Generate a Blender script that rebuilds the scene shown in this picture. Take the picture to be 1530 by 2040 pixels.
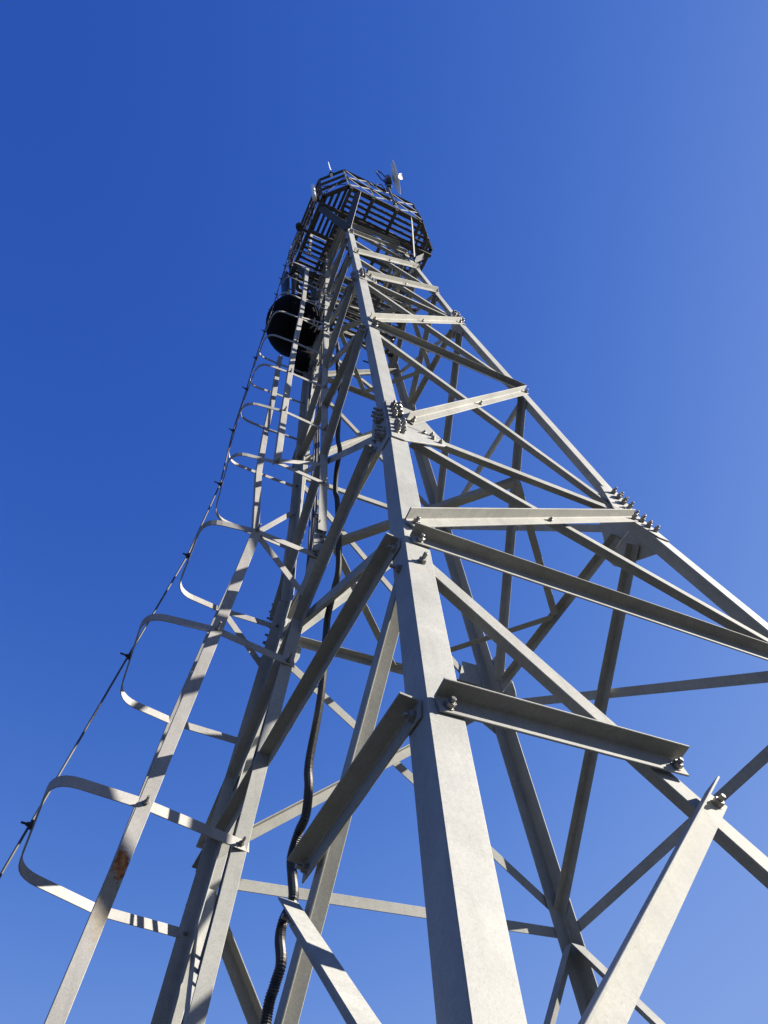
import bpy, bmesh, math, random
from mathutils import Vector, Matrix
random.seed(7)
S = bpy.context.scene
for o in list(bpy.data.objects): bpy.data.objects.remove(o)
COL = S.collection
G = 5.78                                   # height of the tower's first splice level above the ground (m)

# ------------------------------------------------------------------ camera
cd = bpy.data.cameras.new('camera'); cam = bpy.data.objects.new('camera', cd); COL.objects.link(cam)
right = Vector((0.892880875, -0.43715488, -0.107978495)); down = Vector((0.306507126, 0.765706026, -0.565462345)); fwd = Vector((0.329874406, 0.471794335, 0.817675352))
M = Matrix((right, -down, -fwd)).transposed().to_4x4(); M.translation = Vector((-2.42622, -2.80603, -4.22935 + G))
cam.matrix_world = M
cd.sensor_fit = 'HORIZONTAL'; cd.sensor_width = 36.0; cd.lens = 1521.564 / 1530 * 36.0
cd.clip_start = 0.05; cd.clip_end = 4000
S.camera = cam
S.render.resolution_x = 768; S.render.resolution_y = 1024

# ------------------------------------------------------------------ sky, sun, exposure
SUN = Vector((0.82, -0.39, 0.42)).normalized()
w = bpy.data.worlds.new('World'); S.world = w; w.use_nodes = True
nt = w.node_tree; nt.nodes.clear()
sky = nt.nodes.new('ShaderNodeTexSky'); sky.sky_type = 'NISHITA'; sky.sun_disc = False
sky.sun_elevation = math.asin(SUN.z); sky.sun_rotation = math.atan2(SUN.x, SUN.y)
sky.altitude = 1200; sky.air_density = 1.0; sky.dust_density = 0.55; sky.ozone_density = 4.0
bg = nt.nodes.new('ShaderNodeBackground'); bg.inputs['Strength'].default_value = 0.07
out = nt.nodes.new('ShaderNodeOutputWorld')
# deep clear-air blue: per-channel response of the sky colour
def wmath(op, a, b, c=.5):
    m = nt.nodes.new('ShaderNodeMath'); m.operation = op; m.inputs[2].default_value = c
    for i, v in enumerate((a, b)):
        if isinstance(v, (int, float)): m.inputs[i].default_value = v
        else: nt.links.new(v, m.inputs[i])
    return m.outputs[0]
sep = nt.nodes.new('ShaderNodeSeparateColor'); comb = nt.nodes.new('ShaderNodeCombineColor'); nt.links.new(sky.outputs[0], sep.inputs[0])
for i, (g_, k_, mx) in enumerate(((2.32, 4.8, .27), (1.52, 1.06, .50), (.74, .825, .92))):
    v = wmath('SMOOTH_MIN', wmath('MULTIPLY', sep.outputs[i], .28), mx, mx * .7)
    nt.links.new(wmath('MULTIPLY', wmath('POWER', v, g_), k_ / .28), comb.inputs[i])
nt.links.new(comb.outputs[0], bg.inputs[0]); nt.links.new(bg.outputs[0], out.inputs[0])
ld = bpy.data.lights.new('sun', 'SUN'); ld.energy = 4.5; ld.angle = math.radians(0.5); ld.color = (1.0, 0.92, 0.80)
sun = bpy.data.objects.new('sun', ld); COL.objects.link(sun); sun.rotation_euler = SUN.to_track_quat('Z', 'Y').to_euler()
sun.location = SUN * 60
vs = S.view_settings; vs.view_transform = 'Standard'; vs.look = 'None'; vs.exposure = 2.0; vs.gamma = 1.0

# ------------------------------------------------------------------ materials
def node_mat(name):
    m = bpy.data.materials.new(name); m.use_nodes = True
    n = m.node_tree.nodes; b = n['Principled BSDF']; return m, n, m.node_tree.links, b
def galvanised(name, lo, hi, rough=0.60, metal=0.06, marks=(), spec=.3):
    m, n, l, b = node_mat(name)
    tc = n.new('ShaderNodeTexCoord')
    v = n.new('ShaderNodeTexVoronoi'); v.inputs['Scale'].default_value = 150; l.new(tc.outputs['Object'], v.inputs['Vector'])
    nz = n.new('ShaderNodeTexNoise'); nz.inputs['Scale'].default_value = 9; nz.inputs['Detail'].default_value = 7; nz.inputs['Roughness'].default_value = .65
    l.new(tc.outputs['Object'], nz.inputs['Vector'])
    fine = n.new('ShaderNodeTexNoise'); fine.inputs['Scale'].default_value = 320; fine.inputs['Detail'].default_value = 3; l.new(tc.outputs['Object'], fine.inputs['Vector'])
    mix1 = n.new('ShaderNodeMix'); mix1.data_type = 'FLOAT'; mix1.inputs[0].default_value = 0.30
    l.new(nz.outputs['Fac'], mix1.inputs[2]); l.new(v.outputs['Color'], mix1.inputs[3])
    mix2 = n.new('ShaderNodeMix'); mix2.data_type = 'FLOAT'; mix2.inputs[0].default_value = 0.35
    l.new(mix1.outputs[0], mix2.inputs[2]); l.new(fine.outputs['Fac'], mix2.inputs[3])
    cr = n.new('ShaderNodeValToRGB'); cr.color_ramp.elements[0].position = .32; cr.color_ramp.elements[0].color = (*lo, 1)
    cr.color_ramp.elements[1].position = .66; cr.color_ramp.elements[1].color = (*hi, 1)
    l.new(mix2.outputs[0], cr.inputs[0])
    # long faint drip streaks and scuffs
    mp = n.new('ShaderNodeMapping'); mp.inputs['Scale'].default_value = (30, 30, 1.2); l.new(tc.outputs['Object'], mp.inputs['Vector'])
    st = n.new('ShaderNodeTexNoise'); st.inputs['Scale'].default_value = 1.0; st.inputs['Detail'].default_value = 4; l.new(mp.outputs[0], st.inputs['Vector'])
    sr = n.new('ShaderNodeMapRange'); sr.inputs['From Min'].default_value = .54; sr.inputs['From Max'].default_value = .80; sr.inputs['To Max'].default_value = .38
    l.new(st.outputs['Fac'], sr.inputs['Value'])
    dk = n.new('ShaderNodeMix'); dk.data_type = 'RGBA'; dk.inputs['B'].default_value = (.16, .155, .14, 1)
    l.new(sr.outputs[0], dk.inputs['Factor']); l.new(cr.outputs[0], dk.inputs['A'])
    col = dk.outputs['Result']
    for p, scl, r, soft, c0, c1, amt in marks:      # stains with a shape of their own
        sub = n.new('ShaderNodeVectorMath'); sub.operation = 'SUBTRACT'; sub.inputs[1].default_value = p; l.new(tc.outputs['Object'], sub.inputs[0])
        sc = n.new('ShaderNodeVectorMath'); sc.operation = 'MULTIPLY'; sc.inputs[1].default_value = scl; l.new(sub.outputs[0], sc.inputs[0])
        ln = n.new('ShaderNodeVectorMath'); ln.operation = 'LENGTH'; l.new(sc.outputs[0], ln.inputs[0])
        rn = n.new('ShaderNodeTexNoise'); rn.inputs['Scale'].default_value = 55; rn.inputs['Detail'].default_value = 6; l.new(tc.outputs['Object'], rn.inputs['Vector'])
        ad = n.new('ShaderNodeMath'); ad.operation = 'MULTIPLY_ADD'; ad.inputs[1].default_value = r * 1.5; l.new(rn.outputs['Fac'], ad.inputs[0]); l.new(ln.outputs['Value'], ad.inputs[2])
        rr = n.new('ShaderNodeMapRange'); rr.inputs['From Min'].default_value = r * 1.75 - soft; rr.inputs['From Max'].default_value = r * 1.75 + soft; rr.inputs['To Min'].default_value = amt; rr.inputs['To Max'].default_value = 0
        l.new(ad.outputs[0], rr.inputs['Value'])
        rc = n.new('ShaderNodeValToRGB'); rc.color_ramp.elements[0].position = .38; rc.color_ramp.elements[0].color = (*c0, 1); rc.color_ramp.elements[1].position = .66; rc.color_ramp.elements[1].color = (*c1, 1)
        l.new(rn.outputs['Fac'], rc.inputs[0])
        rm = n.new('ShaderNodeMix'); rm.data_type = 'RGBA'; l.new(rr.outputs[0], rm.inputs['Factor']); l.new(col, rm.inputs['A']); l.new(rc.outputs[0], rm.inputs['B'])
        col = rm.outputs['Result']
    big = n.new('ShaderNodeTexNoise'); big.inputs['Scale'].default_value = 2.3; big.inputs['Detail'].default_value = 6; big.inputs['Roughness'].default_value = .6; l.new(tc.outputs['Object'], big.inputs['Vector'])
    bm_ = n.new('ShaderNodeMapRange'); bm_.inputs['From Min'].default_value = .35; bm_.inputs['From Max'].default_value = .65; bm_.inputs['To Min'].default_value = .86; bm_.inputs['To Max'].default_value = 1.08; l.new(big.outputs['Fac'], bm_.inputs['Value'])
    sp = n.new('ShaderNodeTexNoise'); sp.inputs['Scale'].default_value = 190; sp.inputs['Detail'].default_value = 2; l.new(tc.outputs['Object'], sp.inputs['Vector'])
    sp_ = n.new('ShaderNodeMapRange'); sp_.inputs['From Min'].default_value = .60; sp_.inputs['From Max'].default_value = .70; sp_.inputs['To Min'].default_value = 1.0; sp_.inputs['To Max'].default_value = .84; l.new(sp.outputs['Fac'], sp_.inputs['Value'])
    pm = n.new('ShaderNodeMath'); pm.operation = 'MULTIPLY'; l.new(bm_.outputs[0], pm.inputs[0]); l.new(sp_.outputs[0], pm.inputs[1])
    vm = n.new('ShaderNodeVectorMath'); vm.operation = 'SCALE'; l.new(col, vm.inputs[0]); l.new(pm.outputs[0], vm.inputs['Scale']); col = vm.outputs[0]
    l.new(col, b.inputs['Base Color'])
    ro = n.new('ShaderNodeMapRange'); ro.inputs['To Min'].default_value = rough - .08; ro.inputs['To Max'].default_value = rough + .12; l.new(mix2.outputs[0], ro.inputs['Value']); l.new(ro.outputs[0], b.inputs['Roughness'])
    b.inputs['Metallic'].default_value = metal; b.inputs['Specular IOR Level'].default_value = spec
    bp = n.new('ShaderNodeBump'); bp.inputs['Strength'].default_value = .12; bp.inputs['Distance'].default_value = .002; l.new(fine.outputs['Fac'], bp.inputs['Height']); l.new(bp.outputs[0], b.inputs['Normal'])
    return m
def plain(name, c, rough=.5, metal=0.0, var=.15, scale=40, spec=.5):
    m, n, l, b = node_mat(name)
    tc = n.new('ShaderNodeTexCoord'); nz = n.new('ShaderNodeTexNoise'); nz.inputs['Scale'].default_value = scale; nz.inputs['Detail'].default_value = 5
    l.new(tc.outputs['Object'], nz.inputs['Vector'])
    cr = n.new('ShaderNodeValToRGB'); cr.color_ramp.elements[0].position = .3; cr.color_ramp.elements[1].position = .7
    cr.color_ramp.elements[0].color = (*[x * (1 - var) for x in c], 1); cr.color_ramp.elements[1].color = (*[min(1, x * (1 + var)) for x in c], 1)
    l.new(nz.outputs['Fac'], cr.inputs[0]); l.new(cr.outputs[0], b.inputs['Base Color'])
    b.inputs['Roughness'].default_value = rough; b.inputs['Metallic'].default_value = metal; b.inputs['Specular IOR Level'].default_value = spec
    return m
MT = dict(
    steel=galvanised('galvanised_steel', (.213, .219, .211), (.298, .301, .282), marks=[
        ((-1.40, -1.44, -2.46 + G), (1, 1, 6), .035, .010, (.30, .19, .14), (.34, .24, .19), .55), ((-1.27, -1.33, -1.99 + G), (1, 1, 8), .035, .012, (.30, .21, .16), (.33, .26, .21), .45)]),
    brace=galvanised('galvanised_brace', (.20, .205, .197), (.285, .287, .268), rough=.72, metal=.0, spec=.15),
    cage=galvanised('galvanised_flat_bar', (.215, .215, .21), (.30, .295, .28), rough=.7, spec=.15, marks=[
        ((-.965, -.09, -2.60 + G), (1, .2, .24), .040, .020, (.26, .20, .11), (.30, .25, .16), .65),
        ((-.942, -.09, -2.475 + G), (1, .2, .42), .026, .004, (.19, .066, .020), (.46, .20, .07), 1.0)]),
    bolt=galvanised('galvanised_bolt', (.16, .16, .155), (.26, .25, .235), rough=.38, metal=.6),
    deck=galvanised('shaded_deck_steel', (.05, .05, .05), (.085, .085, .083), rough=.6, metal=.1),  # platform steel with the underside shade put into its dark base colour
    black=plain('black_plastic', (.012, .012, .013), .45),
    conduit=plain('black_conduit', (.014, .014, .015), .5),
    radome=plain('dark_radome', (.006, .006, .008), .9, spec=.08),
    white=plain('white_fibreglass', (.78, .78, .74), .4, var=.05),
    dish=plain('grey_dish_paint', (.72, .70, .65), .5, var=.06),
    concrete=plain('concrete', (.36, .34, .31), .9, var=.2, scale=12),
)
def ground_mat():
    m, n, l, b = node_mat('dry_grass_soil')
    tc = n.new('ShaderNodeTexCoord'); a = n.new('ShaderNodeTexNoise'); a.inputs['Scale'].default_value = .35; a.inputs['Detail'].default_value = 8
    f = n.new('ShaderNodeTexNoise'); f.inputs['Scale'].default_value = 25; f.inputs['Detail'].default_value = 6
    l.new(tc.outputs['Object'], a.inputs['Vector']); l.new(tc.outputs['Object'], f.inputs['Vector'])
    mx = n.new('ShaderNodeMix'); mx.data_type = 'FLOAT'; mx.inputs[0].default_value = .5; l.new(a.outputs['Fac'], mx.inputs[2]); l.new(f.outputs['Fac'], mx.inputs[3])
    cr = n.new('ShaderNodeValToRGB'); cr.color_ramp.elements[0].position = .35; cr.color_ramp.elements[0].color = (.013, .0165, .0175, 1); cr.color_ramp.elements[1].position = .65; cr.color_ramp.elements[1].color = (.030, .034, .034, 1)
    l.new(mx.outputs[0], cr.inputs[0]); l.new(cr.outputs[0], b.inputs['Base Color']); b.inputs['Roughness'].default_value = .95
    return m
MT['ground'] = ground_mat()

# ------------------------------------------------------------------ mesh helpers
def thing(name, label, cat, loc, group=None):
    o = bpy.data.objects.new(name, None); COL.objects.link(o); o.location = loc; o.empty_display_size = .2
    o['label'] = label; o['category'] = cat
    if group: o['group'] = group
    return o
def obj(name, bm, mat, parent=None, smooth=False):
    me = bpy.data.meshes.new(name); bmesh.ops.recalc_face_normals(bm, faces=bm.faces[:]); bm.to_mesh(me); bm.free()
    if smooth:
        for p in me.polygons: p.use_smooth = True
    o = bpy.data.objects.new(name, me); COL.objects.link(o); me.materials.append(mat)
    if parent:
        L = Vector((0, 0, 0)); p = parent
        while p: L += p.location; p = p.parent
        me.transform(Matrix.Translation(-L)); o.parent = parent
    return o
def tag(o, label, cat, group=None):
    o['label'] = label; o['category'] = cat
    if group: o['group'] = group
    return o
def sweep(bm, pts, sect, U, V, caps=True):
    """sect: 2-D closed polygon; U, V: one vector each or one per point."""
    rings = []
    for i, p in enumerate(pts):
        u = U[i] if isinstance(U, list) else U; v = V[i] if isinstance(V, list) else V
        rings.append([bm.verts.new(Vector(p) + u * a + v * b) for a, b in sect])
    n = len(sect)
    for r0, r1 in zip(rings, rings[1:]):
        for j in range(n):
            k = (j + 1) % n; bm.faces.new((r0[j], r0[k], r1[k], r1[j]))
    if caps: bm.faces.new(rings[0]); bm.faces.new(rings[-1][::-1])
def lsect(wd, t, c=.0016):
    """angle section, heel at the origin, flanges along +a and +b, soft outer edges and a root fillet"""
    f = t * .7
    return [(0, c), (c, 0), (wd - c, 0), (wd, c), (wd, t - c), (wd - c, t), (t + f, t), (t + f * .3, t + f * .3), (t, t + f), (t, wd - c), (t - c, wd), (c, wd), (0, wd - c)]
def rect(x0, x1, y0, y1, c=.0012):
    return [(x0 + c, y0), (x1 - c, y0), (x1, y0 + c), (x1, y1 - c), (x1 - c, y1), (x0 + c, y1), (x0, y1 - c), (x0, y0 + c)]
def bar(bm, p0, p1, sect, up):
    p0 = Vector(p0); p1 = Vector(p1); d = (p1 - p0).normalized(); v = (Vector(up) - d * Vector(up).dot(d)).normalized(); u = v.cross(d)
    sweep(bm, [p0, p1], sect, u, v)
def angle_bar(bm, p0, p1, wd, t, fu, fv):
    """heel line p0-p1; flange directions close to fu and fv"""
    p0 = Vector(p0); p1 = Vector(p1); d = (p1 - p0).normalized()
    fv = Vector(fv); v = (fv - d * fv.dot(d)).normalized(); u = d.cross(v)
    if u.dot(Vector(fu)) < 0: u = -u
    sweep(bm, [p0, p1], lsect(wd, t), u, v)
def tube(bm, pts, r, n=8, caps=True, radii=None):
    pts = [Vector(p) for p in pts]; rings = []
    t0 = (pts[1] - pts[0]).normalized(); ref = Vector((0, 0, 1)) if abs(t0.z) < .9 else Vector((1, 0, 0)); u = t0.cross(ref).normalized()
    for i, p in enumerate(pts):
        t = (pts[min(i + 1, len(pts) - 1)] - pts[max(i - 1, 0)]).normalized()
        u = (u - t * u.dot(t)).normalized(); v = t.cross(u); rr = radii[i] if radii else r
        rings.append([bm.verts.new(p + (u * math.cos(a) + v * math.sin(a)) * rr) for a in [2 * math.pi * k / n for k in range(n)]])
    for a, b in zip(rings, rings[1:]):
        for j in range(n):
            k = (j + 1) % n; bm.faces.new((a[j], a[k], b[k], b[j]))
    if caps: bm.faces.new(rings[0][::-1]); bm.faces.new(rings[-1])
def lathe(bm, prof, org, axis, n=40):
    """prof: (along, radius) list"""
    axis = Vector(axis).normalized(); ref = Vector((0, 0, 1)) if abs(axis.z) < .9 else Vector((1, 0, 0)); u = axis.cross(ref).normalized(); v = axis.cross(u); org = Vector(org)
    rings = []
    for s, r in prof:
        if r < 1e-6: rings.append([bm.verts.new(org + axis * s)])
        else: rings.append([bm.verts.new(org + axis * s + (u * math.cos(a) + v * math.sin(a)) * r) for a in [2 * math.pi * k / n for k in range(n)]])
    for a, b in zip(rings, rings[1:]):
        for j in range(n):
            k = (j + 1) % n
            f = [a[j % len(a)], a[k % len(a)], b[k % len(b)], b[j % len(b)]]; q = []
            for x in f:
                if x not in q: q.append(x)
            if len(q) > 2: bm.faces.new(q)
    if len(rings[0]) > 1: bm.faces.new(rings[0][::-1])
    if len(rings[-1]) > 1: bm.faces.new(rings[-1])
def box(bm, c, sx, sy, sz, rot=None, bev=.004):
    r = bmesh.ops.create_cube(bm, size=1.0); m = Matrix.Translation(Vector(c)) @ (rot.to_4x4() if rot else Matrix()) @ Matrix.Diagonal((sx, sy, sz, 1))
    bmesh.ops.transform(bm, matrix=m, verts=r['verts'])
    if bev: bmesh.ops.bevel(bm, geom=list({e for v in r['verts'] for e in v.link_edges}), offset=bev, segments=1, affect='EDGES')
def hexprism(bm, p, n, u, r, h0, h1, cnt=6, cham=.0):
    v = n.cross(u); rings = []
    for s, rr in ((h0, r), (h1 - cham, r), (h1, r - cham)) if cham else ((h0, r), (h1, r)):
        rings.append([bm.verts.new(p + n * s + (u * math.cos(2 * math.pi * k / cnt) + v * math.sin(2 * math.pi * k / cnt)) * rr) for k in range(cnt)])
    for a, b in zip(rings, rings[1:]):
        for j in range(cnt): bm.faces.new((a[j], a[(j + 1) % cnt], b[(j + 1) % cnt], b[j]))
    bm.faces.new(rings[0][::-1]); bm.faces.new(rings[-1])
def nut(bm, p, n, r=.0175, stub=.018, double=False):
    """washer, hexagon nut(s) and the protruding thread"""
    p = Vector(p); n = Vector(n).normalized(); ref = Vector((0, 0, 1)) if abs(n.z) < .9 else Vector((1, 0, 0)); u0 = n.cross(ref).normalized(); v0 = n.cross(u0)
    stub *= random.uniform(.6, 1.35)
    a = random.random() * 6.28; u = u0 * math.cos(a) + v0 * math.sin(a)
    hexprism(bm, p, n, u, r * 1.12, 0, r * .2, 14)
    hexprism(bm, p, n, u, r, r * .2, r * 1.15, 6, r * .12); top = r * 1.15
    if double:
        u = u0 * math.cos(a + .4) + v0 * math.sin(a + .4); hexprism(bm, p, n, u, r, top, top + r * .75, 6, r * .12); top += r * .75
    hexprism(bm, p, n, u, r * .52, top, top + stub, 10, r * .1)

# ------------------------------------------------------------------ tower geometry (z = 0 at the first splice)
SL, S1, S2 = 0.166112, 0.0750943, 0.056156
Z2 = 4.34945; A2 = 1 - S1 * Z2; ZTOP = 8.75; ZB = -G
def a_of(z): return 1 - SL * z if z < 0 else (1 - S1 * z if z < Z2 else A2 - S2 * (z - Z2))
def s_of(z): return SL if z < 0 else (S1 if z < Z2 else S2)
W = lambda x, y, z: Vector((x, y, z + G))
def rotz(v, i):
    for _ in range(i): v = Vector((-v.y, v.x, v.z))
    return v
def fnorm(i, z): s = s_of(z); return rotz(Vector((0, -1, s)).normalized(), i)
def fp(i, x, z, off=0.0):
    n = Vector((0, -1, s_of(z))).normalized(); v = Vector((x, -a_of(z), z)) + n * off
    return rotz(v, i) + Vector((0, 0, G))
tower = thing('lattice_tower', 'tall four-legged lattice tower of bolted galvanised steel angles', 'tower', (0, 0, 0))
BOLTS = []                                            # (position, normal, radius, stub, double)
CAMP = cam.matrix_world.translation
# legs
LEG = {}
ZL = [(ZB, 0.0, .117, .011), (0.0, Z2, .104, .010), (Z2, ZTOP, .085, .008)]
for sx, sy in ((-1, -1), (1, -1), (1, 1), (-1, 1)):
    bm = bmesh.new()
    for z0, z1, wd, t in ZL:
        sec = lsect(wd, t, .003)
        sweep(bm, [W(sx * a_of(z0 + 1e-6), sy * a_of(z0 + 1e-6), z0 + .001), W(sx * a_of(z1 - 1e-6), sy * a_of(z1 - 1e-6), z1 - .001)], sec, Vector((-sx, 0, 0)), Vector((0, -sy, 0)))
    LEG[(sx, sy)] = obj('leg', bm, MT['steel'], tower)
    bm = bmesh.new(); c = a_of(ZB)
    box(bm, (sx * (c - .03), sy * (c - .03), .12), .55, .55, .30, bev=.02); obj('footing', bm, MT['concrete'], tower)

def member(i, x0, z0, x1, z1, kind, name, wd=.065, t=.007, off=None, bolts=True, mid=False):
    """angle between two points of face i; outer: on the flanges, outstand at the upper edge pointing out; inner: behind them, outstand at the upper edge pointing in"""
    zm = (z0 + z1) / 2; n = fnorm(i, zm)
    if off is None: off = .003 if kind == 'outer' else -.013
    p0 = fp(i, x0, z0, off); p1 = fp(i, x1, z1, off); d = (p1 - p0).normalized()
    ip = n.cross(d).normalized()
    if ip.z < 0: ip = -ip
    bm = bmesh.new()
    if kind == 'outer':
        angle_bar(bm, p0 + ip * wd / 2, p1 + ip * wd / 2, wd, t, -ip, n)
    else:
        angle_bar(bm, p0 + ip * wd / 2, p1 + ip * wd / 2, wd, t, -ip, -n)
    o = obj(name, bm, MT['brace'], tower)
    if bolts:
        ends = [(p0, d), (p1, -d)]
        for p, dd in ends:
            BOLTS.append((p + dd * .035 + (n * t if kind == 'outer' else n * .024) - ip * .006, n, .0165, .020, False, o))
        if mid:
            BOLTS.append((p0.lerp(p1, .5) + n * t - ip * .008, n, .0135, .016, False, o))
    return o
H, D = 'horizontal_brace', 'diagonal_brace'
for i in range(4):
    a = a_of
    # foot panel
    for sg in (-1, 1):
        member(i, sg * (a(-1.85) - .06), -1.85, sg * .03, -4.10 if i == 3 else -3.86, 'inner', D, .072, bolts=False)
        member(i, sg * (a(-2.84) - .03), -2.825, sg * (a(-2.84) - (.855 if i == 3 else .91)), -2.835, 'outer', 'stub_brace', .068)
        f3 = i == 3
        member(i, sg * (a(-2.95) - (.913 if f3 else .978)), -2.95, sg * 1.553, -3.86, 'outer', 'stub_brace', .070, off=.0045)
        member(i, sg * .06, -4.06, sg * (a(-5.55) - .06), -5.55, 'inner', D, .072, bolts=False)
    member(i, -a(-3.95) + .13, -3.93, a(-3.95) - .13, -3.93, 'outer', H, .07)
    member(i, -a(-1.745) + .03, -1.745, a(-1.745) - .03, -1.745, 'outer', H, .066)
    # panel below the splice
    member(i, -1.243, -1.615, a(-.13) - .16, -.145, 'outer', D, .065, off=.013, mid=True)
    member(i, 1.243, -1.615, -(a(-.13) - .16), -.145, 'inner', D, .065, bolts=False)
    member(i, -a(.02) + .21, .02, a(.02) - .21, .02, 'inner', H, .06, bolts=False)
    # splice to the next node
    member(i, -(a(.07) - .15), .075, a(2.18) - .03, 2.17, 'outer', D, .062, off=.013, mid=True)
    member(i, a(.07) - .15, .075, -(a(2.18) - .03), 2.17, 'inner', D, .062, bolts=False)
    member(i, -a(2.22) + .028, 2.225, a(2.22) - .028, 2.225, 'outer', H, .062)
    member(i, -(a(2.4) - .035), 2.39, a(4.1) - .09, 4.12, 'outer', D, .06, off=.011, mid=True)
    member(i, a(2.4) - .035, 2.39, -(a(4.1) - .09), 4.12, 'inner', D, .06, bolts=False)
    member(i, -a(4.33) + .15, 4.335, a(4.33) - .15, 4.335, 'inner', H, .056, bolts=False)
    # shaft
    member(i, -(a(4.4) - .12), 4.40, a(5.38) - .03, 5.39, 'outer', D, .058, off=.011, mid=True)
    member(i, a(4.4) - .12, 4.40, -(a(5.38) - .03), 5.39, 'inner', D, .058, bolts=False)
    member(i, -(a(5.55) - .025), 5.53, a(6.5) - .025, 6.53, 'outer', D, .055, mid=True)
    member(i, a(5.55) - .025, 5.53, -(a(6.5) - .025), 6.53, 'inner', D, .055, bolts=False)
    for za, zb in ((6.86, 7.32), (7.42, 7.86), (7.96, 8.36)):
        member(i, -(a(za) - .02), za, a(zb) - .02, zb, 'outer', D, .052, mid=True)
        member(i, a(za) - .02, za, -(a(zb) - .02), zb, 'inner', D, .052, bolts=False)
# gusset plates with their splice bolts
def gusset(i, sg, zc, k, t=.009):
    q = 1.0 if sg < 0 else .62
    n0 = [fnorm(i, zc - .05), fnorm(i, zc + .05)]
    lo = [(.003, -.34), (.09, -.335), (.38 * q, -.13), (.40 * q, -.09), (.40 * q, -.004), (.003, -.004)]
    hi = [(.003, .004), (.38 * q, .004), (.22 * q + .02, .34), (.10, .34), (.003, .34)]
    for poly, n in ((lo, n0[0]), (hi, n0[1])):
        bm = bmesh.new(); A = []; B = []
        for ins, dz in poly:
            z = zc + dz * k; x = sg * (a_of(z) - ins * k); p = fp(i, x, z, .0015); A.append(bm.verts.new(p)); B.append(bm.verts.new(p + n * t))
        bm.faces.new(A); bm.faces.new(B[::-1]); m = len(A)
        for j in range(m): bm.faces.new((A[j], A[(j + 1) % m], B[(j + 1) % m], B[j]))
        bmesh.ops.bevel(bm, geom=bm.edges[:], offset=.0012, segments=1, affect='EDGES')
        go = obj('gusset_plate', bm, MT['steel'], tower)
    def b(ins, dz, r=.0175, st=.019, dbl=True):
        z = zc + dz * k; BOLTS.append((fp(i, sg * (a_of(z) - ins), z, .0015 + t), fnorm(i, z), r * (.8 + .2 * k), st * (.75 + .25 * k), dbl, go))
    for ins in (.040, .082):
        for dz in (.09, .165, .24): b(ins * (.5 + .5 * k), dz + (ins > .05) * .035)
        for dz in (-.08, -.155, -.23): b(ins * (.5 + .5 * k), dz + (ins > .05) * .03)
    for ins, dz in (((.245, -.025), (.305, -.075), (.30, -.01), (.355, -.10)) if sg < 0 else ((.16, -.02), (.20, -.06))): b(ins * k, dz, .0135, .012, False)
for i in range(4):
    for sg in (-1, 1):
        gusset(i, sg, 0.0, 1.0); gusset(i, sg, Z2, .58)
# level plan bracing (a diamond joining the middles of the four faces)
for zc in (-.03, 4.30):
    r = a_of(zc) - .07
    for i in range(4):
        p = rotz(Vector((.03, -r, zc)), i); q = rotz(Vector((r, -.03, zc)), i)
        bm = bmesh.new(); angle_bar(bm, p + Vector((0, 0, G)), q + Vector((0, 0, G)), .052, .006, rotz(Vector((-1, 1, 0)), i), (0, 0, 1)); obj('plan_brace', bm, MT['brace'], tower)
# extra bolts where members meet the near legs
for i, sg in ((0, -1), (0, 1), (3, 1), (3, -1)):
    z = -1.93; v = fp(i, sg * (a_of(z) - .062), z, 0); BOLTS.append((v, fnorm(i, z), .0165, .020, False, LEG[(1 if v.x > 0 else -1, 1 if v.y > 0 else -1)]))
BOLTS.sort(key=lambda b: (b[0] - CAMP).length / b[2])
for b in BOLTS[:96]:
    bm = bmesh.new(); nut(bm, *b[:5]); obj('bolt', bm, MT['bolt'], b[5])
bm = bmesh.new()
for b in BOLTS[96:]: nut(bm, *b[:5])
o = obj('small_bolts', bm, MT['bolt'], tower); o['kind'] = 'stuff'
# ------------------------------------------------------------------ safety cage beside the ladder stile
cage = thing('safety_cage', 'galvanised ladder safety cage of flat hoops climbing the left face', 'ladder cage', (-1.0, .15, 0))
NB = 0
def cbolt(p, n, r=.0115, stub=.03, parent=None, dbl=False):
    bm = bmesh.new(); nut(bm, p, n, r, stub, dbl); return obj('bolt', bm, MT['bolt'], parent or cage)
# hoop corner points: stile, front stringer, front outer corner, rear outer corner, rear stringer, leg
HP = [
 ((-1.41, .24, -2.197), (-1.89, .08, -2.197), (-2.28, .00, -2.197), (-2.28, .70, -2.197), (-1.86, .93, -2.197), (-1.41, 1.04, -2.197)),
 ((-1.22, .14, -1.093), (-1.67, .05, -1.093), (-2.06, .06, -1.093), (-2.02, .73, -1.093), (-1.67, .83, -1.093), (-1.22, .88, -1.093)),
 ((-1.07, .00, -.204), (-1.50, -.04, -.204), (-1.84, -.01, -.204), (-1.82, .61, -.204), (-1.49, .67, -.204), (-1.08, .685, -.204)),
 ((-.985, -.03, .699), (-1.375, -.065, .699), (-1.72, -.03, .699), (-1.65, .57, .699), (-1.29, .61, .699), (-.985, .645, .699)),
 ((-.91, .01, 1.669), (-1.30, -.02, 1.669), (-1.65, .02, 1.669), (-1.59, .62, 1.669), (-1.28, .64, 1.669), (-.92, .65, 1.669)),
 ((-.84, .06, 2.68), (-1.21, .05, 2.68), (-1.53, .06, 2.68), (-1.51, .69, 2.68), (-1.20, .71, 2.68), (-.84, .70, 2.68)),
 ((-.77, .09, 3.585), (-1.13, .08, 3.585), (-1.45, .09, 3.585), (-1.43, .73, 3.585), (-1.12, .72, 3.585), (-.78, .71, 3.585)),
 ((-.71, .11, 4.43), (-1.05, .09, 4.43), (-1.36, .10, 4.43), (-1.36, .71, 4.43), (-1.07, .72, 4.43), (-.72, .71, 4.43)),
]
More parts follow.
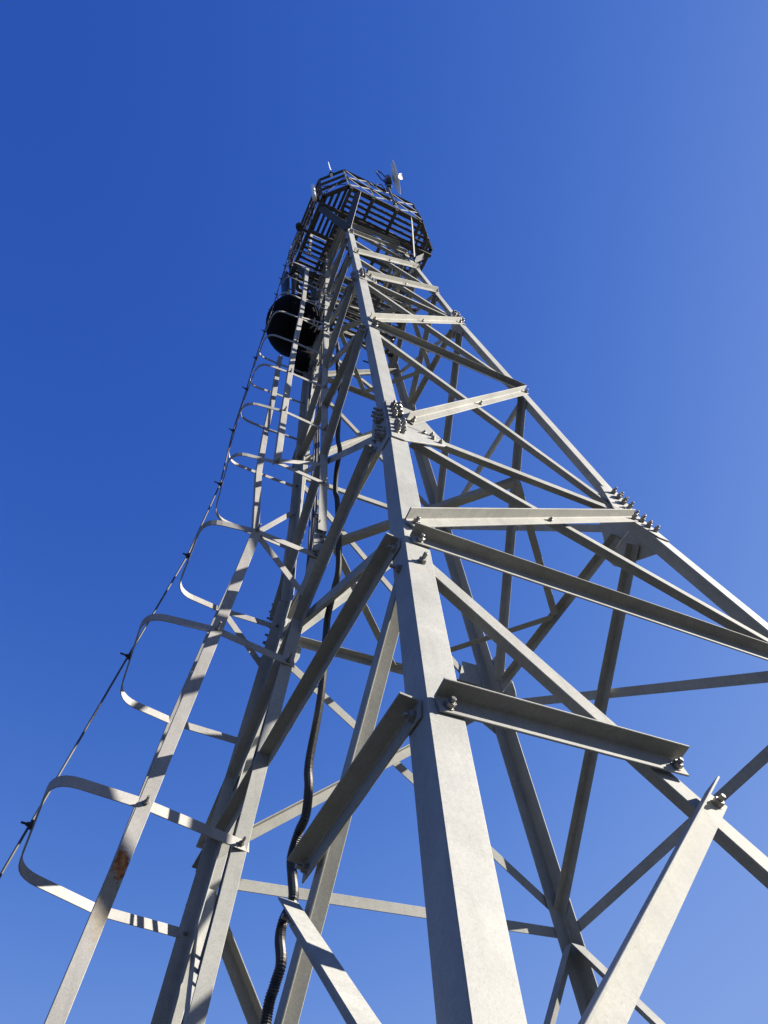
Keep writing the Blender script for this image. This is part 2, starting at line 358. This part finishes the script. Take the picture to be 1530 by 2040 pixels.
for z in (5.20, 5.89, 6.63, 7.33, 8.00, 8.60):
    a = a_of(z); k = (z - 5.2) / 3.4
    HP.append(((-a - .035, .11, z), (-.985 + .215 * k, .11, z), (-1.28 + .30 * k, .11, z), (-1.28 + .30 * k, .70, z), (-.985 + .215 * k, .70, z), (-a - .035, .70, z)))
CUT = {8, 9}                                  # the drum antenna stands where these two hoops are cut short
def lerp(a, b, t): return tuple(a[i] + (b[i] - a[i]) * t for i in range(3))
rod_pts = []
for k, h in enumerate(HP):
    st, s2, tl, bl, s1, lg = [Vector(W(*p)) if p else None for p in h]
    rad = .12 if k < 8 else .10
    e1 = (tl - s2).normalized(); e2 = (bl - tl).normalized()
    path = [st + (st - s2).normalized() * .045, st, s2]
    def corner(c, din, dout, r, n=7):
        a = c - din * r; b = c + dout * r
        return [a * (1 - t) ** 2 + c * (2 * t * (1 - t)) + b * t * t for t in [i / (n - 1) for i in range(n)]]
    path += corner(tl, e1, e2, rad)
    if k in CUT: pass
    else:
        e3 = (s1 - bl).normalized(); path += corner(bl, e2, e3, rad); path += [s1]
        if lg is not None: path += [lg + (lg - s1).normalized() * .03]
    # flat bar on edge: width along the hoop normal
    nh = (tl - st).cross(bl - tl).normalized(); nh = nh if nh.z > 0 else -nh
    U, V = [], []
    for i, p in enumerate(path):
        t = (path[min(i + 1, len(path) - 1)] - path[max(i - 1, 0)]).normalized(); U.append(nh); V.append(nh.cross(t).normalized())
    wdt = .026 if k < 3 else .022
    bm = bmesh.new(); sweep(bm, path, rect(-wdt, wdt, -.003, .003), U, V); hp = obj('hoop', bm, MT['cage'], cage)
    cbolt(st + Vector((0, -.006, 0)), (0, -1, 0), .013 if k < 8 else .010, .04, hp)
    if k not in (8, 9, 10, 12): cbolt(s2 + Vector((0, -.012, 0)), (0, -1, 0), .012 if k < 8 else .009, .035, hp)
    if k not in CUT: cbolt(lg + Vector((0, -.010, 0)), (0, -1, 0), .012 if k < 8 else .009, .006, hp)
    mid = tl.lerp(bl, .5) + Vector((-.004, 0, 0))
    rod_pts.append(mid + Vector((-.010, 0, 0)))
# stile standing on the tower face
def polyangle(name, pts, wd, t, mat, fu=(1, 0, 0), fv=(0, 1, 0), parent=None):
    bm = bmesh.new(); sweep(bm, pts, lsect(wd, t), Vector(fu), Vector(fv)); return obj(name, bm, mat, parent or cage)
def stile(pts, dy, fl, wd, t):
    """angle whose wide flange faces the near leg; the other flange stands on the tower face"""
    P = [Vector(W(*p)) + Vector((wd * .5, dy, 0)) for p in pts]
    bm = bmesh.new(); sweep(bm, P, lsect(wd, t), Vector((-1, 0, 0)), Vector((0, fl, 0))); return obj('stile', bm, MT['steel'], cage)
S1P = [h[0] for h in HP]; S2P = [h[5] for h in HP]
def ext_pt(a, b, z): t = (z - a[2]) / (b[2] - a[2]); return tuple(a[i] + (b[i] - a[i]) * t for i in range(3))
brk1 = ext_pt(S1P[1], S1P[2], .015); brk2 = ext_pt(S2P[1], S2P[2], .015)
stile([(-1.64, .40, -3.6), S1P[0], S1P[1], S1P[2], brk1], .004, 1, .072, .007)
stile([ext_pt(S1P[3], S1P[4], .03)] + S1P[3:8] + [S1P[8], S1P[11], S1P[13]], .004, 1, .066, .006)
stile([(-1.64, 1.21, -3.6), S2P[0], S2P[1], S2P[2], brk2], -.004, -1, .080, .007)
stile([ext_pt(S2P[3], S2P[4], .03)] + S2P[3:8] + [S2P[8], S2P[11], S2P[13]], -.004, -1, .072, .006)
bm = bmesh.new(); box(bm, W(-1.045, -.026, .03), .076, .009, .44, Matrix.Rotation(.10, 3, 'Y'), .001); spl = obj('splice_plate', bm, MT['steel'], cage)
for dz in (-.17, -.11, -.05, .09, .15, .21): cbolt(W(-1.045 - dz * .12, -.031, dz + .03), (0, -1, 0), .011, .028, spl)
# stringers
def off(ps, d): return [W(*p) + Vector(d) for p in ps]
f1 = [ext_pt(HP[1][1], HP[0][1], -3.15), HP[0][1], HP[1][1], HP[2][1]]
polyangle('front_stringer', off(f1, (-.030, -.010, 0)), .062, .005, MT['cage'])
polyangle('front_stringer', off([HP[k][1] for k in range(3, 11)], (-.024, -.010, 0)), .050, .005, MT['cage'])
polyangle('front_stringer', off([HP[k][1] for k in (11, 12, 13)], (-.018, -.010, 0)), .040, .005, MT['cage'])
polyangle('rear_stringer', off([ext_pt(HP[1][4], HP[0][4], -3.1)] + [HP[k][4] for k in range(8)] + [(-1.05, .71, 4.66)], (-.026, -.010, 0)), .052, .005, MT['cage'])
polyangle('rear_stringer', off([(-.92, .70, 6.5)] + [HP[k][4] for k in range(10, 14)], (-.02, -.010, 0)), .042, .005, MT['cage'])
# struts that hold the stringers off the tower
def strut(p, q, wd=.045, t=.005, d=(0, -1, 0)):
    bm = bmesh.new(); bar(bm, W(*p), W(*q), rect(-wd / 2, wd / 2, -t / 2, t / 2), d); obj('strut', bm, MT['cage'], cage)
strut((-1.375, -.085, .70), (-.965, -.01, 1.02)); strut((-1.05, .075, 4.43), (-.70, .10, 4.64), .035)
strut((-1.29, .595, .70), (-.955, .63, 1.22)); strut((-1.50, -.03, -.21), (-1.12, .05, -.62), .05)
strut((-1.49, .655, -.21), (-1.14, .755, -.56), .05)
strut((-.985, .10, 5.21), (-.64, .11, 5.38), .03)

# round back bar with clamps
low = rod_pts[0] + (rod_pts[0] - rod_pts[1]) * .9
bm = bmesh.new(); tube(bm, [low] + rod_pts, .0055, 8); bb = obj('back_bar', bm, MT['deck'], cage, True)
for p in rod_pts[:12]:
    bm = bmesh.new(); box(bm, p + Vector((.008, 0, 0)), .014, .026, .032, bev=.002); nut(bm, p + Vector((-.004, 0, 0)), (-1, -.1, .1), .010, .028); obj('clamp', bm, MT['black'], bb)

# ------------------------------------------------------------------ octagonal platform round the tower head
DK = 8.0; HW = .92; HE = .62; RH = 1.10
plat = thing('work_platform', 'octagonal steel platform with slatted floor and lattice railing at the tower head', 'platform', (0, 0, DK + G))
octo = [(-.62, -.92), (.66, -.92), (1.0, -.60), (1.0, .64), (.66, .98), (-.62, .98), (-.92, .68), (-.92, -.62)]
bm = bmesh.new()
for (x0, y0), (x1, y1) in zip(octo, octo[1:] + octo[:1]):
    angle_bar(bm, W(x0, y0, DK), W(x1, y1, DK), .055, .006, (0, 0, 1), Vector((-(x0 + x1), -(y0 + y1), 0)))
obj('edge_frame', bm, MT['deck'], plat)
def yr(x):                                       # y range of the octagon at x
    lo_ = -.92 if -.62 <= x <= .66 else (-.92 + (-.62 - x) if x < 0 else -.92 + (x - .66) * .94)
    hi_ = .98 if -.62 <= x <= .66 else (.98 - (-.62 - x) if x < 0 else .98 - (x - .66))
    return lo_ + .01, hi_ - .01
def xr(y):
    lo_ = -.92 if -.62 <= y <= .68 else (-.92 + (-.62 - y) if y < 0 else -.92 + (y - .68))
    hi_ = 1.0 if -.60 <= y <= .64 else (1.0 - (-.60 - y) * 1.06 if y < 0 else 1.0 - (y - .64))
    return lo_ + .01, hi_ - .01
for x in (-.57, -.20, .20, .62, .84):
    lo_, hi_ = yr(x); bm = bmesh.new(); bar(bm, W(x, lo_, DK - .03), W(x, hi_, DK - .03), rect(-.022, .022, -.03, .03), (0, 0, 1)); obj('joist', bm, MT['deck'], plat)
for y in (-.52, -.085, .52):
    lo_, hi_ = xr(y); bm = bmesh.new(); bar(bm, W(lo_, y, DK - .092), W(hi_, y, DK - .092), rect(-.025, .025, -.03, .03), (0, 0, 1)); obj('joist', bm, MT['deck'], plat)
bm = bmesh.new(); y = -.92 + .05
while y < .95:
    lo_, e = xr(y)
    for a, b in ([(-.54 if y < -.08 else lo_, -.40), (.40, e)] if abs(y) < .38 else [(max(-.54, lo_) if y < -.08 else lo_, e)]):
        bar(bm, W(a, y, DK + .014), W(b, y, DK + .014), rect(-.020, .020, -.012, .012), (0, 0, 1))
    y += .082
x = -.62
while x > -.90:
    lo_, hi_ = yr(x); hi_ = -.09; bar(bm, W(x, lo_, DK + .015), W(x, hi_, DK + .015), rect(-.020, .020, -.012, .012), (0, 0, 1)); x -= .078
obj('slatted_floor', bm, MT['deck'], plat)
# railing: posts, rails and lattice panels
bm_p = []
def seg(p, q):
    P = Vector((*p, 0)); Q = Vector((*q, 0)); L = (Q - P).length; m = max(1, round(L / .41)); return [P.lerp(Q, i / m) for i in range(m + 1)]
for j, (p, q) in enumerate(zip(octo, octo[1:] + octo[:1])):
    ps = seg(p, q); outw = Vector(((p[0] + q[0]), (p[1] + q[1]), 0)).normalized()
    for P in ps[:-1]:
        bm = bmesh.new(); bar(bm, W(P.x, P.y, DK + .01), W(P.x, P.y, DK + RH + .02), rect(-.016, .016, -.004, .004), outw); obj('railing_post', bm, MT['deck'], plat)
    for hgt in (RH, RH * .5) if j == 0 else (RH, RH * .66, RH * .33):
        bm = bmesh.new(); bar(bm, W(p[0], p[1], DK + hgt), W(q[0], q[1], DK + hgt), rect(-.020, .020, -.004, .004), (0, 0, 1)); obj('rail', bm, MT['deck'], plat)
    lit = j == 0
    for a, b in zip(ps, ps[1:]):
        bm = bmesh.new(); o1 = outw * .006; o2 = outw * .012
        for z0, z1 in ((.05, RH * .5 - .03), (RH * .5 + .03, RH - .03)):
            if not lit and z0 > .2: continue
            A = W(a.x, a.y, DK); B = W(b.x, b.y, DK); ZA = Vector((0, 0, z0)); ZB_ = Vector((0, 0, z1)); i_ = (B - A).normalized() * .03
            bar(bm, A + ZA + o1 + i_, B + ZB_ + o1 - i_, rect(-.019, .019, -.002, .002), outw); bar(bm, A + ZB_ + o2 + i_, B + ZA + o2 - i_, rect(-.019, .019, -.002, .002), outw)
        obj('lattice_panel', bm, MT['brace' if lit else 'deck'], plat)  # sunlit side painted in the paler steel, other sides in the shade-dark one
# raking brackets from the legs
for sx in (-1, 1):
    for sy in (-1, 1):
        a = a_of(6.85)
        for tx, ty in ((sx * .46, sy * (HW - .03)), (sx * (HW - .03), sy * .46)):
            p0 = W(sx * (a + .008), sy * (a + .008), 6.98); p1 = W(tx, ty, DK - .07)
            nn = Vector((sx * .75, sy * .55, -.36)) if abs(ty) > abs(tx) else Vector((sx * .93, sy * .1, -.36))
            bm = bmesh.new(); bar(bm, p0, p1, rect(-.055, .055, -.005, .005), nn); obj('bracket', bm, MT['deck'], plat)
# second, smaller landing inside the shaft on the far side
land = thing('rest_landing', 'small dark slatted landing inside the tower below the platform', 'landing', (.1, .3, 5.9 + G))
bm = bmesh.new(); y = -.12
while y < .52:
    bar(bm, W(-.42, y, 5.92), W(.50, y, 5.92), rect(-.018, .018, -.01, .01), (0, 0, 1)); y += .075
obj('slatted_floor', bm, MT['deck'], land)
bm = bmesh.new()
for x in (-.40, .04, .48): bar(bm, W(x, -.16, 5.88), W(x, .56, 5.88), rect(-.02, .02, -.028, .028), (0, 0, 1))
for yy in (-.16, .55): bar(bm, W(-.58, yy, 5.885), W(.58, yy, 5.885), rect(-.02, .02, -.024, .024), (0, 0, 1))
obj('bearer', bm, MT['deck'], land)

# ------------------------------------------------------------------ antennas
dr = thing('drum_antenna', 'large black drum antenna mounted beside the ladder cage', 'antenna', W(-.78, .60, 5.5))
ax = Vector((-.93, .36, 0)).normalized(); c0 = W(-.57, .53, 5.70)
bm = bmesh.new(); lathe(bm, [(0, .0), (0, .16), (.03, .26), (.08, .34), (.14, .395), (.22, .415), (.34, .42), (.35, .43), (.385, .43), (.385, .415)], c0, ax, 48); obj('shroud', bm, MT['radome'], dr, True)
bm = bmesh.new(); lathe(bm, [(.37, .418), (.44, .405), (.52, .37), (.59, .315), (.65, .24), (.69, .16), (.71, .08), (.715, 0)], c0, ax, 48); obj('cover', bm, MT['radome'], dr, True)
bm = bmesh.new(); tube(bm, [W(-.56, .53, 4.6), W(-.53, .53, 6.25)], .05, 16); obj('mount_pipe', bm, MT['black'], dr, True)
bm = bmesh.new(); lathe(bm, [(0, .12), (.02, .15), (.22, .16), (.25, .14), (.30, .05), (.30, 0)], W(-.62, .62, 4.62), (-.93, .36, 0), 32); obj('radio_unit', bm, MT['radome'], dr, True)
bm = bmesh.new(); lathe(bm, [(0, .055), (.02, .06), (.03, .05), (.03, 0)], W(-.62, .36, 5.2), (-.5, -.8, .1), 20); obj('cover_plate', bm, MT['white'], dr)
for z in (5.25, 6.0):
    bm = bmesh.new(); box(bm, W(-.53, .57, z), .16, .10, .05, bev=.006); obj('clamp', bm, MT['black'], dr)
bm = bmesh.new(); lathe(bm, [(0, 0), (0, .06), (.13, .065), (.15, .06), (.15, 0)], W(-.60, .20, 4.36), (0.1, .2, 1), 24); tb = tag(obj('cable_gland_box', bm, MT['black'], smooth=False), 'small black round junction pot on the tower just below the drum antenna', 'junction box')

da = thing('dish_antenna', 'pale grey parabolic dish with white feed horn above the platform railing', 'antenna', W(.16, -.95, 8.75))
dx = Vector((.78, -.62, .05)).normalized(); dc = W(.26, -1.08, 9.62)
prof = [(0, 0), (.004, .08), (.020, .17), (.045, .25), (.066, .30), (.072, .305), (.064, .296), (.040, .235), (.016, .15), (.006, .06), (.006, 0)]
bm = bmesh.new(); lathe(bm, [(p * .9, r * .9) for p, r in prof], dc, dx, 48); obj('reflector', bm, MT['dish'], da, True)
bm = bmesh.new(); lathe(bm, [(0.0, .018), (.11, .018), (.115, .03), (.125, .05), (.16, .053), (.165, .0)], dc, dx, 24); obj('feed_horn', bm, MT['white'], da, True)
bm = bmesh.new(); tube(bm, [W(.16, -.955, 8.1), W(.17, -.985, 9.75)], .022, 14); obj('mast', bm, MT['bolt'], da, True)
bm = bmesh.new(); box(bm, dc - dx * .075, .08, .13, .18, dx.to_track_quat('X', 'Z').to_matrix(), .01); obj('radio_unit', bm, MT['bolt'], da)
bm = bmesh.new(); box(bm, W(.19, -1.0, 9.45), .08, .10, .14, None, .008); obj('mount_bracket', bm, MT['black'], da)
bm = bmesh.new(); box(bm, W(.18, -.98, 9.18), .07, .09, .07, None, .006); obj('junction_box', bm, MT['black'], da)
bm = bmesh.new(); pts = [W(.14, -1.0, 9.35), W(.06, -1.0, 9.55), W(.0, -1.02, 9.85), W(.04, -1.03, 10.05), W(.12, -1.03, 10.0), W(.18, -1.02, 9.75)]
tube(bm, pts, .010, 8); obj('cable', bm, MT['black'], da, True)
bm = bmesh.new(); tube(bm, [W(.10, -.96, 8.9), W(.02, -.99, 9.05), W(-.06, -.97, 9.02), W(-.08, -.95, 8.84)], .008, 8); obj('cable', bm, MT['black'], da, True)

lr = thing('lightning_rod', 'slim pale rod antenna rising from the platform railing corner', 'rod antenna', W(-.77, -.77, DK + RH))
bm = bmesh.new(); tube(bm, [W(-.785, -.785, DK + RH - .15), W(-.79, -.79, 9.35), W(-.79, -.79, 9.36), W(-.79, -.79, 10.05)], .02, 12, radii=[.022, .022, .014, .007]); obj('mast', bm, MT['white'], lr, True)
bm = bmesh.new(); box(bm, W(-.785, -.785, DK + RH), .06, .06, .10, None, .006); obj('clamp', bm, MT['black'], lr)
wa = thing('whip_antenna', 'short white tube antenna on the left side of the platform', 'antenna', W(-1.0, -.50, DK))
bm = bmesh.new(); lathe(bm, [(0, 0), (0, .035), (.36, .035), (.38, .022), (.42, .022), (.44, .036), (.92, .034), (.94, 0)], W(-1.0, -.52, DK + .02), (0, 0, 1), 20); obj('tube', bm, MT['white'], wa, True)
bm = bmesh.new(); box(bm, W(-.96, -.51, DK + .1), .12, .05, .05, None, .005); box(bm, W(-.96, -.51, DK + .32), .12, .05, .05, None, .005); obj('clamp', bm, MT['black'], wa)
ol = thing('obstruction_lamp', 'small black drum with a white top left of the platform', 'lamp', W(-1.05, -.05, DK))
bm = bmesh.new(); lathe(bm, [(0, 0), (0, .055), (.10, .060), (.11, .055)], W(-1.05, -.04, DK), (0, 0, 1), 24); obj('housing', bm, MT['black'], ol, True)
bm = bmesh.new(); lathe(bm, [(.11, .058), (.16, .052), (.185, .03), (.19, 0)], W(-1.05, -.04, DK), (0, 0, 1), 24); obj('cap', bm, MT['white'], ol, True)
bm = bmesh.new(); bar(bm, W(-1.05, -.04, DK - .012), W(-.86, -.04, DK - .012), rect(-.02, .02, -.01, .01), (0, 0, 1)); obj('arm', bm, MT['deck'], ol)
pa = thing('panel_antenna', 'tall dark sector panel antenna hanging left of the platform edge', 'antenna', W(-.97, .72, 7.2))
bm = bmesh.new(); box(bm, W(-.985, .70, 7.25), .09, .17, 1.25, None, .03); obj('radome', bm, MT['black'], pa)
bm = bmesh.new(); box(bm, W(-.985, .70, 6.60), .085, .16, .06, None, .012); obj('end_cap', bm, MT['white'], pa)
bm = bmesh.new(); tube(bm, [W(-.87, .68, 6.5), W(-.87, .68, 8.3)], .022, 12); obj('mount_pipe', bm, MT['deck'], pa, True)

# ------------------------------------------------------------------ conduit and cables
def catmull(P, n):
    P = [Vector(p) for p in P]; P = [P[0] * 2 - P[1]] + P + [P[-1] * 2 - P[-2]]; out = []
    for i in range(1, len(P) - 2):
        for k in range(n):
            t = k / n; a, b, c, d = P[i - 1], P[i], P[i + 1], P[i + 2]
            out.append(.5 * ((2 * b) + (c - a) * t + (2 * a - 5 * b + 4 * c - d) * t * t + (3 * b - a - 3 * c + d) * t ** 3))
    out.append(P[-2]); return out
def resample(P, step):
    out = [P[0]]; acc = 0
    for a, b in zip(P, P[1:]):
        L = (b - a).length; s = step - acc
        while s <= L: out.append(a.lerp(b, s / L)); s += step
        acc = (acc + L) % step
    return out
CP = [(-1.50, .02, -3.9), (-1.44, -.06, -3.4)] + [(-1.404, -0.102, -3.041), (-1.39, -0.137, -2.956), (-1.379, -0.171, -2.893), (-1.361, -0.114, -2.781), (-1.35, -0.117, -2.717), (-1.344, -0.201, -2.679), (-1.325, -0.153, -2.565), (-1.303, -0.093, -2.436), (-1.289, -0.132, -2.352), (-1.282, -0.198, -2.309), (-1.257, -0.182, -2.159), (-1.227, -0.13, -1.974), (-1.162, -0.152, -1.588), (-1.078, -0.078, -1.077), (-1.043, -0.045, -0.867), (-1.023, -0.052, -0.752), (-0.999, -0.091, -0.602), (-0.953, -0.091, -0.33), (-0.857, 0.021, 0.563), (-0.838, 0.067, 0.822), (-0.813, 0.046, 1.149), (-0.798, -0.01, 1.349), (-0.774, 0.039, 1.674), (-0.737, 0.017, 2.162), (-0.704, 0.014, 2.601), (-0.639, 0.096, 3.472), (-0.605, 0.094, 3.929)] + [(-.58, .14, 4.35)]
pts = resample(catmull([W(*p) for p in CP], 8), .0045)
bm = bmesh.new(); tube(bm, pts, .02, 10, radii=[.0205 if (i % 2) else .0175 for i in range(len(pts))])
tag(obj('corrugated_conduit', bm, MT['conduit'], smooth=False), 'black corrugated conduit snaking up inside the left face of the tower', 'conduit')
def s2y(z):
    Q = [ext_pt(S2P[1], S2P[0], -4.3)] + S2P
    for a, b in zip(Q, Q[1:]):
        if z <= b[2]: return a[1] + (b[1] - a[1]) * (z - a[2]) / (b[2] - a[2])
    return Q[-1][1]
for k, (d0, d1, lab, r) in enumerate(((.34, .10, 'thin black feeder cable crossing the ladder bay beside the dark stile', .009), (.28, .16, 'thicker black feeder cable running straight up beside the dark stile', .012), (.22, .24, 'innermost thin black feeder cable in the middle of the ladder bay', .007))):
    P = [W(-a_of(z) + .035 + .01 * math.sin(z * 2 + k), s2y(z) - (d1 + (d0 - d1) * min(1, max(0, (z + 3) / 4))) + .012 * math.sin(z * 1.7 + k * 2), z) for z in [-4.2 + .5 * i for i in range(25)]]
    bm = bmesh.new(); tube(bm, catmull(P, 4), r, 7); tag(obj('feeder_cable', bm, MT['black'], smooth=True), lab, 'cable', 'feeder cables in the ladder bay')
loops = [
 ([(.02, -.10, 5.5), (.05, -.05, 5.1), (.10, .0, 4.82), (.17, .0, 4.80), (.17, -.04, 5.05), (.12, -.08, 5.5)], 'black cable hanging in a narrow loop under the landing'),
 ([(-.40, -.36, 4.30), (-.30, -.30, 4.05), (-.24, -.22, 3.7), (-.30, -.12, 3.4), (-.42, -.08, 3.42)], 'thin black cable hanging in a slack curve beside the near leg'),
 ([(-.12, -.30, 4.9), (-.22, -.22, 4.7), (-.36, -.1, 4.6), (-.44, .0, 4.75)], 'short black cable sagging across the tower below the landing')]
for P, lab in loops:
    bm = bmesh.new(); tube(bm, catmull([W(*p) for p in P], 8), .009, 7); tag(obj('hanging_cable', bm, MT['black'], smooth=True), lab, 'cable')

# ------------------------------------------------------------------ ground
bm = bmesh.new(); n = 40
vs_ = [[bm.verts.new(((x - n / 2) ** 3 * .09, (y - n / 2) ** 3 * .09, random.uniform(-.04, .02))) for y in range(n + 1)] for x in range(n + 1)]
for x in range(n):
    for y in range(n): bm.faces.new((vs_[x][y], vs_[x + 1][y], vs_[x + 1][y + 1], vs_[x][y + 1]))
g = obj('ground', bm, MT['ground'], smooth=True); g['kind'] = 'structure'; g['label'] = 'bare grassy ground under the tower'
